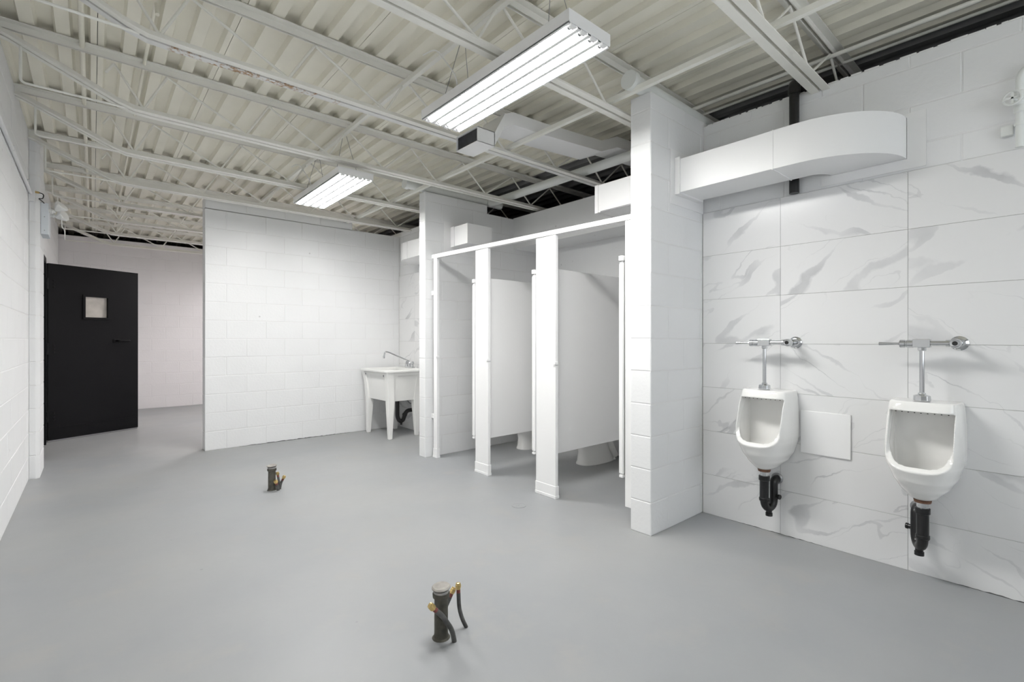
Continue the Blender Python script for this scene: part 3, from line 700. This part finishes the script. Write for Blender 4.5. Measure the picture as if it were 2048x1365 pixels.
# toilets -------------------------------------------------------------
def oval(cx, cy, z, a, b, n=32, p=1.0, taper=0.0):
    out = []
    for k in range(n):
        t = 2*math.pi*k/n; c, s_ = math.cos(t), math.sin(t)
        x = math.copysign(abs(c)**p, c)*a; y = math.copysign(abs(s_)**p, s_)*b*(1 + taper*c)
        out.append((cx+x, cy+y, z))
    return out
def toilet(label, y):
    t = thing('toilet', label, 'toilet', (3.8, y, 0), 'floor mounted toilets')
    put('pedestal', G().loft([oval(3.795, y, 0, 0.245, 0.118, p=0.8), oval(3.795, y, 0.012, 0.245, 0.118, p=0.8), oval(3.795, y, 0.03, 0.235, 0.108, p=0.8), oval(3.79, y, 0.12, 0.225, 0.10, p=0.85),
        oval(3.77, y, 0.20, 0.23, 0.105, p=0.9), oval(3.72, y, 0.28, 0.26, 0.14, p=0.95), oval(3.68, y, 0.35, 0.27, 0.175), oval(3.675, y, 0.385, 0.27, 0.18)]), 'ceramic', t, sm=50)
    put('trapway', G().tube(fillet([(3.72, y-0.085, 0.22), (3.86, y-0.10, 0.26), (3.93, y-0.10, 0.12), (3.99, y-0.09, 0.05)], 0.06), 0.035, 12).tube(fillet([(3.72, y+0.085, 0.22), (3.86, y+0.10, 0.26), (3.93, y+0.10, 0.12), (3.99, y+0.09, 0.05)], 0.06), 0.035, 12), 'ceramic', t, sm=60)
    put('bolt_cap', G().lathe([(0.014, 0), (0.014, 0.01), (0.006, 0.02)], (3.95, y-0.112, 0.012), (0,0,1), 10), 'plastic', t, sm=40)
    rs = [oval(3.67, y, 0.386, 0.262, 0.178), oval(3.67, y, 0.404, 0.264, 0.18)]
    put('seat', G().loft(rs), 'plastic', t, bevel=0.004, sm=40)
    put('lid', G().loft([oval(3.675, y, 0.406, 0.262, 0.178), oval(3.675, y, 0.42, 0.255, 0.17)]), 'plastic', t, bevel=0.004, sm=40)
    put('tank', G().loft([[(3.955, y-0.19, 0.385), (4.14, y-0.19, 0.385), (4.14, y+0.19, 0.385), (3.955, y+0.19, 0.385)], [(3.94, y-0.21, 0.73), (4.14, y-0.21, 0.73), (4.14, y+0.21, 0.73), (3.94, y+0.21, 0.73)]]), 'ceramic', t, bevel=0.02, sm=40)
    put('tank_lid', G().box(3.93, 4.145, y-0.22, y+0.22, 0.732, 0.765), 'ceramic', t, bevel=0.01)
    put('flush_lever', G().tube([(3.93, y+0.15, 0.68), (3.92, y+0.07, 0.675)], 0.007, 8), 'chrome', t)
    put('supply_hose', G().tube(fillet([(4.14, y-0.16, 0.16), (4.07, y-0.16, 0.16), (4.06, y-0.16, 0.385)], 0.04), 0.007, 8), 'steelgrey', t)
    return t
toilet('white toilet base showing under the nearer dividing panel', 3.105)
toilet('white toilet base showing under the farther dividing panel', 3.985)

# ------------------------------------------------------------ ceramic by boolean + remesh
def carve(name, outer, cutters, voxel, smooth_it=6):
    a = bpy.data.objects.new(name+'_a', outer.mesh(name)); COL.objects.link(a)
    tmp = [a]
    for c in cutters:
        b = bpy.data.objects.new(name+'_c', c.mesh('c')); COL.objects.link(b); tmp.append(b)
        md = a.modifiers.new('b', 'BOOLEAN'); md.operation = 'DIFFERENCE'; md.object = b; md.solver = 'EXACT'
    r = a.modifiers.new('r', 'REMESH'); r.mode = 'VOXEL'; r.voxel_size = voxel; r.use_smooth_shade = True
    s = a.modifiers.new('s', 'SMOOTH'); s.factor = 0.5; s.iterations = smooth_it
    dg = bpy.context.evaluated_depsgraph_get(); dg.update()
    me = bpy.data.meshes.new_from_object(a.evaluated_get(dg)); me.name = name
    for o in tmp:
        m_ = o.data; bpy.data.objects.remove(o); bpy.data.meshes.remove(m_)
    for p in me.polygons: p.use_smooth = True
    return me

# urinals: local frame = wall at x=0, out of the wall is -x, centre y=0, world z
def dsec(z, b, d, hw, p, n=28):
    out = []
    for k in range(n+1):
        t = -math.pi/2 + math.pi*k/n; c, s_ = math.cos(t), math.sin(t)
        out.append((-(b + (d-b)*abs(c)**p), math.copysign(abs(s_)**p, s_)*hw, z))
    return out
def interp(tab, z):
    for (a, *va), (b, *vb) in zip(tab, tab[1:]):
        if a <= z <= b:
            t = (z-a)/(b-a); t = t*t*(3-2*t)*0.35 + t*0.65
            return [x+(y-x)*t for x, y in zip(va, vb)]
    return list(tab[-1][1:])
UT = [(0.425, 0.095, 0.175, 0.045, 0.9), (0.44, 0.075, 0.20, 0.065, 0.85), (0.48, 0.03, 0.235, 0.10, 0.75), (0.53, 0.0, 0.27, 0.125, 0.66), (0.60, 0.0, 0.302, 0.145, 0.60),
      (0.635, 0.0, 0.306, 0.149, 0.58), (0.68, 0.0, 0.296, 0.151, 0.55), (0.78, 0.0, 0.245, 0.149, 0.48), (0.87, 0.0, 0.195, 0.143, 0.42), (0.90, 0.0, 0.182, 0.139, 0.40), (0.906, 0.0, 0.176, 0.134, 0.40)]
zs = [0.425+0.481*k/44 for k in range(45)]
outer = G().loft([dsec(z, *interp(UT, z)) for z in zs])
CT = [(0.485, 0.12, 0.19, 0.05, 0.9), (0.51, 0.085, 0.225, 0.088, 0.75), (0.58, 0.06, 0.272, 0.120, 0.62), (0.70, 0.045, 0.275, 0.127, 0.5), (0.80, 0.045, 0.22, 0.124, 0.45), (0.858, 0.045, 0.20, 0.120, 0.45)]
zc = [0.485+0.373*k/30 for k in range(31)]
cut1 = G().loft([dsec(z, *interp(CT, z)) for z in zc])
# front opening
cut2 = G().prism([(-0.10, 0.857), (-0.5, 0.857), (-0.5, 0.40), (-0.305, 0.572), (-0.25, 0.622), (-0.20, 0.70), (-0.16, 0.78)], 'y', -0.1225, 0.1225)
ume = carve('urinal_bowl', outer, [cut1, cut2], 0.0042, 5)
ume.materials.append(M['ceramic'])
def urinal(label, vlabel, tlabel, y, stop_dy, swing):
    u = thing('urinal', label, 'urinal', (XT, y, 0.425), 'wall hung urinals')
    b = bpy.data.objects.new('bowl', ume); COL.objects.link(b); b.parent = u; b.location = (0, 0, -0.425)
    holes = G()
    for k in range(9):
        holes.lathe([(0.003, 0), (0.003, 0.003)], (XT-0.175+0.003*abs(k-4), y-0.10+0.025*k, 0.851), (0,0,1), 8)
    put('rinse_holes', holes, 'rubber', u)['kind'] = 'stuff'
    dr = put('drain_cover', G().lathe([(0.03, 0), (0.03, 0.004), (0.01, 0.006)], (XT-0.155, y, 0.488), (0,0,1), 16), 'chrome', u, sm=40)
    put('outlet_gasket', G().lathe([(0.033, 0), (0.036, 0.012), (0.030, 0.02)], (XT-0.135, y, 0.408), (0,0,1), 18), 'gasket', u, sm=40)
    # flush valve
    xv, zv = XT-0.118, 1.195
    f = thing('flush_valve', vlabel, 'flush valve', (xv, y, zv), 'chrome flush valves')
    yb = y+0.005
    put('valve_body', G().box(xv-0.021, xv+0.021, yb-0.034, yb+0.034, zv-0.021, zv+0.021), 'chrome', f, bevel=0.002)
    put('flush_tube', G().tube([(xv, yb, zv-0.02), (xv, yb, 0.94)], 0.0105, 16), 'chrome', f, sm=40)
    put('upper_nut', G().lathe([(0.017, 0), (0.017, 0.014), (0.013, 0.018)], (xv, yb, zv-0.021), (0,0,-1), 8), 'chrome', f)
    put('spud_nut', G().lathe([(0.032, 0), (0.036, 0.004), (0.034, 0.028), (0.016, 0.034), (0.016, 0.042)], (xv, yb, 0.9065), (0,0,1), 8), 'chrome', f, bevel=0.002)
    hs = put('handle_socket', G().lathe([(0.021, 0), (0.021, 0.024), (0.018, 0.026), (0.018, 0.031), (0.021, 0.033), (0.021, 0.052), (0.012, 0.056)], (xv, yb+0.034, zv-0.003), (0,1,0), 16), 'chrome', f, sm=40)
    put('handle', G().lathe([(0.006, 0), (0.006, 0.02), (0.009, 0.085), (0.009, 0.088), (0.005, 0.088)], (xv, yb+0.086, zv-0.003), (0,1,0), 14), 'chrome', hs, sm=40)
    yw = yb-stop_dy
    put('supply_arm', G().tube([(xv, yb-0.034, zv), (xv, yw+0.012, zv)], 0.013, 16).lathe([(0.018, 0), (0.018, 0.012)], (xv, yw+0.035, zv), (0,-1,0), 10), 'chrome', f, sm=40)
    st = put('control_stop', G().lathe([(0.012, -0.026), (0.02, -0.024), (0.023, -0.012), (0.023, 0.01), (0.019, 0.02), (0.019, 0.06)], (xv, yw, zv), (1,0,0), 20).tube([(xv+0.03, yw, zv), (XT, yw, zv)], 0.014, 16), 'chrome', f, sm=40)
    put('stop_cap', G().lathe([(0.0105, 0), (0.0105, 0.003)], (xv-0.0265, yw, zv), (-1,0,0), 14), 'rubber', st)
    put('escutcheon', G().lathe([(0.036, 0), (0.036, 0.004), (0.028, 0.012), (0.016, 0.014)], (XT, yw, zv), (-1,0,0), 24), 'chrome', f, sm=40)
    # trap
    xt = XT-0.135
    t_ = thing('drain_trap', tlabel, 'drain trap', (xt, y, 0.15), 'black drain traps')
    put('chrome_nut', G().lathe([(0.024, 0), (0.024, 0.03), (0.02, 0.032)], (xt, y, 0.376), (0,0,1), 8), 'chrome', t_)
    w_ = swing
    p0 = Vector((xt, y, 0.37)); dirn = Vector((math.cos(w_), math.sin(w_), 0))
    q = p0 + dirn*0.082
    put('inlet_leg', G().tube([(xt, y, 0.38), (xt, y, 0.225)], 0.0255, 20), 'abs', t_, sm=40)
    put('collar', G().lathe([(0.026, 0), (0.031, 0.002), (0.031, 0.028), (0.026, 0.03)], (xt, y, 0.352), (0,0,1), 20), 'abs', t_, sm=30)
    put('collar', G().lathe([(0.026, 0), (0.029, 0.003), (0.029, 0.017), (0.026, 0.02)], (xt, y, 0.228), (0,0,1), 20), 'abs', t_, sm=30)
    arc = [p0 + dirn*(0.041 - 0.041*math.cos(a)) + Vector((0,0,-0.14-0.052*math.sin(a))) for a in [math.pi*k/12 for k in range(13)]]
    wall = Vector((XT, q.y, 0.345)) if abs(dirn.y) > 0.3 else Vector((XT, q.y, 0.345))
    path = arc + fillet([arc[-1], Vector((q.x, q.y, 0.345)), wall], 0.035, 6)[1:]
    put('u_bend', G().tube(path, 0.023, 20), 'abs', t_, sm=60)
    mid = arc[6]
    put('cleanout_plug', G().lathe([(0.017, 0.015), (0.017, 0.028), (0.020, 0.03), (0.020, 0.048), (0.014, 0.05)], mid, (0,0,-1), 16), 'abs', t_, sm=40)
    put('side_plug', G().lathe([(0.012, 0.015), (0.012, 0.032), (0.015, 0.033), (0.015, 0.042)], Vector((q.x, q.y, 0.25)), (dirn.y*0.6-0.1, -dirn.x if dirn.y <= 0.3 else dirn.x, 0), 14), 'abs', t_, sm=40)
    put('wall_flange', G().lathe([(0.034, 0), (0.034, 0.006), (0.026, 0.014)], wall, (-1,0,0), 20), 'steelgrey', t_, sm=40)
    return u
urinal('white wall-hung urinal beside the stub wall, left of the access panel', 'chrome flush valve above the left-hand urinal', 'black trap beneath the left-hand urinal', 1.225, 0.135, R(-18))
urinal('white wall-hung urinal right of the access panel, nearest the camera', 'chrome flush valve above the right-hand urinal', 'black trap beneath the right-hand urinal', 0.478, 0.125, R(27))
ap = thing('access_panel', 'plain white square access panel on tiles between the urinals', 'panel', (XT, 0.938, 0.53))
put('cover', G().box(XT-0.010, XT-0.0005, 0.810, 1.066, 0.532, 0.787), 'white', ap, bevel=0.003)
put('back_frame', G().box(XT-0.003, XT, 0.818, 1.058, 0.538, 0.781), 'plastic', ap)

# ------------------------------------------------------------ utility sink
def rrect(x0, x1, y0, y1, z, r, n=5):
    out = []
    for cx_, cy_, a0 in ((x1-r, y1-r, 0), (x0+r, y1-r, 90), (x0+r, y0+r, 180), (x1-r, y0+r, 270)):
        for k in range(n+1):
            a = R(a0 + 90*k/n); out.append((cx_+r*math.cos(a), cy_+r*math.sin(a), z))
    return out
sk = thing('utility_sink', 'white plastic laundry sink on four legs in the corner', 'sink', (2.92, 5.7, 0))
outer = G().loft([rrect(2.715, 3.15, 5.41, 5.99, 0.452, 0.04), rrect(2.70, 3.165, 5.39, 6.01, 0.60, 0.045), rrect(2.685, 3.18, 5.365, 6.03, 0.74, 0.05), rrect(2.665, 3.195, 5.345, 6.05, 0.80, 0.05),
                  rrect(2.632, 3.222, 5.315, 6.085, 0.812, 0.05), rrect(2.632, 3.222, 5.315, 6.085, 0.838, 0.05)])
cut = G().loft([rrect(2.74, 3.07, 5.44, 5.96, 0.475, 0.05), rrect(2.70, 3.09, 5.385, 6.015, 0.815, 0.06), rrect(2.685, 3.10, 5.37, 6.03, 0.9, 0.06)])
cutp1 = G().box(2.60, 2.708, 5.52, 5.86, 0.49, 0.765); cutp1.v = [(x + (0.0 if z < 0.6 else -0.022) , y, z) if x > 2.65 else (x, y, z) for x, y, z in cutp1.v]
cutp2 = G().box(2.80, 3.07, 5.30, 5.40, 0.49, 0.765); cutp2.v = [(x, y + (0.0 if z < 0.6 else -0.024), z) if y > 5.35 else (x, y, z) for x, y, z in cutp2.v]
tub = carve('basin', outer, [cut, cutp1, cutp2], 0.005, 3); tub.materials.append(M['plastic'])
put('basin', tub, None, sk)
for lx, ly in ((2.70, 5.375), (2.70, 6.025), (3.12, 5.40), (3.12, 6.02)):
    sx = 1 if lx < 2.9 else -1; sy = 1 if ly < 5.7 else -1
    def ring(x, y, z, a): return [(x, y, z), (x+sx*a, y, z), (x+sx*a, y+sy*a, z), (x, y+sy*a, z)]
    put('leg', G().loft([ring(lx-sx*0.002, ly+sy*0.0, 0, 0.045), ring(lx-sx*0.008, ly-sy*0.0, 0.25, 0.065), ring(lx-sx*0.012, ly-sy*0.004, 0.452, 0.085), ring(lx-sx*0.022, ly-sy*0.014, 0.62, 0.085), ring(lx-sx*0.035, ly-sy*0.028, 0.74, 0.085), ring(lx-sx*0.052, ly-sy*0.045, 0.81, 0.085)]), 'plastic', sk, bevel=0.006)
for y in (5.45, 5.96): put('leg_bolt', G().lathe([(0.012, 0), (0.008, 0.006)], (2.662, y, 0.77), (-1,0,0), 10), 'steelgrey', sk)
fa = put('faucet', G().box(3.125, 3.175, 5.60, 5.78, 0.836, 0.858).lathe([(0.016, 0), (0.014, 0.05), (0.01, 0.06)], (3.15, 5.69, 0.855), (0,0,1), 14), 'chrome', sk, bevel=0.003)
put('spout', G().tube(fillet([(3.15, 5.69, 0.86), (3.145, 5.69, 0.93), (3.10, 5.69, 0.945), (2.87, 5.75, 1.052), (2.83, 5.76, 1.055), (2.82, 5.762, 0.99)], 0.025, 6), 0.0095, 12).lathe([(0.013, 0), (0.013, 0.03)], (2.82, 5.762, 1.0), (0,0,-1), 12), 'chrome', fa, sm=50)
for y in (5.615, 5.765):
    put('tap_handle', G().lathe([(0.014, 0), (0.012, 0.03), (0.019, 0.034), (0.021, 0.045), (0.017, 0.066), (0.008, 0.07)], (3.15, y, 0.856), (0,0,1), 10), 'chrome', fa, sm=40)
tp = put('drain_trap', G().tube(fillet([(2.955, 5.66, 0.46), (2.955, 5.66, 0.215), (2.985, 5.66, 0.16), (3.035, 5.66, 0.16), (3.065, 5.66, 0.25), (3.10, 5.66, 0.285), (3.234, 5.66, 0.29)], 0.05, 6), 0.026, 18), 'abs', sk, sm=60, label='black trap under the basin')
put('trap_nut', G().lathe([(0.032, 0), (0.032, 0.03)], (3.055, 5.66, 0.222), (0.35,0,1), 14), 'abs', tp, sm=30)
put('trap_nut', G().lathe([(0.032, 0), (0.032, 0.025)], (2.955, 5.66, 0.43), (0,0,1), 14), 'abs', tp, sm=30)
put('cleanout_plug', G().lathe([(0.014, 0), (0.014, 0.04)], (3.01, 5.66, 0.15), (0,0,-1), 12), 'abs', tp, sm=30)
for y, x in ((5.6, 3.12), (5.76, 3.14)):
    put('supply_hose', G().tube(fillet([(3.15, y, 0.83), (3.16, y, 0.55), (x, y, 0.42), (3.19, y, 0.36), (3.232, y, 0.36)], 0.06), 0.006, 8), 'steelgrey', sk, sm=60)

# ------------------------------------------------------------ capped pipe stubs in the floor
def stub(label, x, y, hgt, tilt):
    p = thing('pipe_stub', label, 'pipe', (x, y, 0), 'capped floor pipes')
    put('pipe', G().lathe([(0.032, 0), (0.028, 0.02), (0.0275, hgt-0.03)], (x, y, 0), (0,0,1), 24), 'castiron', p, sm=40)
    put('hub', G().lathe([(0.0285, 0), (0.034, 0.004), (0.035, 0.018), (0.031, 0.022)], (x, y, hgt-0.042), (0,0,1), 24), 'castiron', p, sm=40)
    pg = put('test_plug', G().lathe([(0.031, 0), (0.031, 0.014)], (x, y, hgt-0.022), (0,0,1), 24), 'band', p, sm=40)
    put('rubber_ring', G().lathe([(0.032, 0), (0.032, 0.005)], (x, y, hgt-0.009), (tilt, 0, 1), 24), 'rubber', pg, sm=40)
    put('plug_cap', G().lathe([(0.033, 0), (0.038, 0.002), (0.038, 0.006), (0.033, 0.010), (0.018, 0.006), (0.001, 0.005)], (x, y, hgt-0.004), (tilt, 0, 1), 28), 'plug', pg, sm=50)
    put('floor_scar', G().lathe([(0.001, 0.0004), (0.037, 0.0005), (0.034, 0.003), (0.03, 0.008)], (x, y, 0), (0,0,1), 18), 'castiron', p, sm=60)
    return p
def hose(label, pts, r=0.0085, short=False):
    p = thing('supply_stub', label, 'water line', pts[0], 'brass capped water lines')
    path = fillet(pts, 0.05, 6)
    put('line', G().tube(path, r, 12), 'hose', p, sm=50)
    a = path[-1]; d_ = (path[-1]-path[-2]).normalized()
    put('copper_end', G().tube([a - d_*0.002, a + d_*0.016], r*0.98, 12), 'copper', p, sm=50)
    e = a + d_*0.014
    put('brass_cap', G().lathe([(r*1.15, 0), (r*1.15, 0.006), (r*1.45, 0.007), (r*1.45, 0.019), (r*1.2, 0.021), (r*1.2, 0.026), (r*0.8, 0.0275)], e, d_, 6), 'brass', p, bevel=0.001)
X1, Y1 = 1.072, 1.678
stub('capped dark drain pipe standing in the floor nearest the camera', X1, Y1, 0.205, -0.05)
hose('brass capped line leaning left in front of the near drain pipe', [(X1+0.025, Y1-0.058, 0), (X1+0.015, Y1-0.058, 0.05), (X1-0.028, Y1-0.054, 0.120), (X1-0.055, Y1-0.05, 0.150)], 0.010)
hose('brass capped line leaning right close behind near drain pipe', [(X1+0.02, Y1+0.045, 0), (X1+0.035, Y1+0.045, 0.06), (X1+0.075, Y1+0.048, 0.118)])
hose('tall upright brass capped line right of the near drain pipe', [(X1+0.118, Y1-0.01, 0), (X1+0.100, Y1-0.005, 0.04), (X1+0.088, Y1, 0.09), (X1+0.088, Y1+0.004, 0.150)])
X2, Y2 = 1.09, 4.214
stub('capped dark drain pipe standing in floor near the block partition', X2, Y2, 0.195, -0.08)
hose('brass capped line low in front of the far drain pipe', [(X2+0.035, Y2-0.045, 0), (X2+0.03, Y2-0.05, 0.03), (X2+0.022, Y2-0.055, 0.052)], 0.0115)
hose('brass capped line upright beside the far drain pipe', [(X2+0.055, Y2-0.02, 0), (X2+0.05, Y2-0.02, 0.05), (X2+0.043, Y2-0.015, 0.10)], 0.0095)
hose('brass capped line leaning right at the far drain pipe', [(X2+0.06, Y2+0.0, 0), (X2+0.068, Y2, 0.04), (X2+0.078, Y2-0.005, 0.064)], 0.0095)
co = thing('floor_cleanout', 'round cleanout cover painted over in the floor before stalls', 'cover', (2.35, 2.635, 0))
put('cover_disc', G().lathe([(0.054, 0), (0.054, 0.0025), (0.052, 0.003), (0.044, 0.003), (0.043, 0.0018), (0.001, 0.0018)], (2.35, 2.635, 0), (0,0,1), 36), 'floor', co, sm=30)
put('screw', G().lathe([(0.006, 0), (0.004, 0.002)], (2.35, 2.635, 0.0018), (0,0,1), 10), 'steelgrey', co)

# ------------------------------------------------------------ left wall fittings
e = thing('emergency_light', 'pale grey emergency light box with two white lamp heads', 'lamp', (-0.33, 6.05, 2.14))
put('box', G().box(-0.35, -0.298, 5.945, 6.20, 2.146, 2.426), 'greybox', e, bevel=0.003)
put('front_cover', G().box(-0.3475, -0.300, 5.941, 5.9455, 2.150, 2.335), 'greybox', e, bevel=0.001)
for z in (2.18, 2.30): put('screw', G().lathe([(0.004, 0), (0.003, 0.003)], (-0.324, 5.941, z), (0,-1,0), 8), 'steelgrey', e)
for k, (y, z, dx) in enumerate(((5.97, 2.36, 0.10), (6.10, 2.345, 0.105))):
    nk = put('lamp_neck', G().lathe([(0.018, 0), (0.018, 0.01), (0.013, 0.012), (0.013, 0.018), (0.018, 0.02), (0.018, 0.03), (0.012, 0.034), (0.012, 0.045)], (-0.298, y, z), (1,0,0), 14), 'plastic', e, sm=30)
    put('lamp_head', G().lathe([(0.004, 0), (0.012, 0.004), (0.020, 0.015), (0.048, 0.055), (0.052, 0.07), (0.048, 0.076), (0.001, 0.079)], (-0.255, y+0.0, z-0.01 + (0.02 if k == 0 else -0.005)), (0.55, -0.35, 0.55 if k == 0 else 0.25), 8), 'plastic', e)
tag(put('pull_cord', G().tube(fillet([(-0.215, 5.99, 2.32), (-0.213, 5.99, 2.25), (-0.195, 5.99, 2.2), (-0.193, 5.99, 2.12)], 0.02), 0.0025, 6), 'plastic'), 'thin white cord hanging below emergency light', 'cord')
c = thing('wall_conduit', 'white painted conduit running high along the left wall', 'conduit', (XL, 4.9, 2.49))
put('pipe', G().tube([(XL+0.014, 1.0, 2.50), (XL+0.014, 5.80, 2.475), (XL+0.022, 5.87, 2.47)], 0.0125, 12), 'block', c, sm=50)
for y in (3.6, 4.6, 5.5): put('strap', G().box(XL+0.0005, XL+0.029, y-0.01, y+0.01, 2.47, 2.505), 'block', c, bevel=0.004)
jb = thing('junction_box', 'small white junction box on the pier with brass fitting', 'box', (XL+0.02, 5.87, 2.40), 'junction boxes')
put('box', G().box(XL+0.001, XL+0.042, 5.835, 5.888, 2.405, 2.512), 'block', jb, bevel=0.003)
put('connector', G().tube([(XL+0.042, 5.86, 2.49), (XL+0.068, 5.855, 2.487)], 0.009, 10), 'brass', jb, sm=40, label='brass cable connector')
put('cable', G().tube(fillet([(XL+0.066, 5.855, 2.487), (XL+0.096, 5.86, 2.48), (XL+0.09, 5.87, 2.44), (XL+0.06, 5.87, 2.44), (XL+0.085, 5.90, 2.425), (XL+0.095, 5.96, 2.42)], 0.02, 6), 0.004, 8), 'rubber', jb, sm=60)
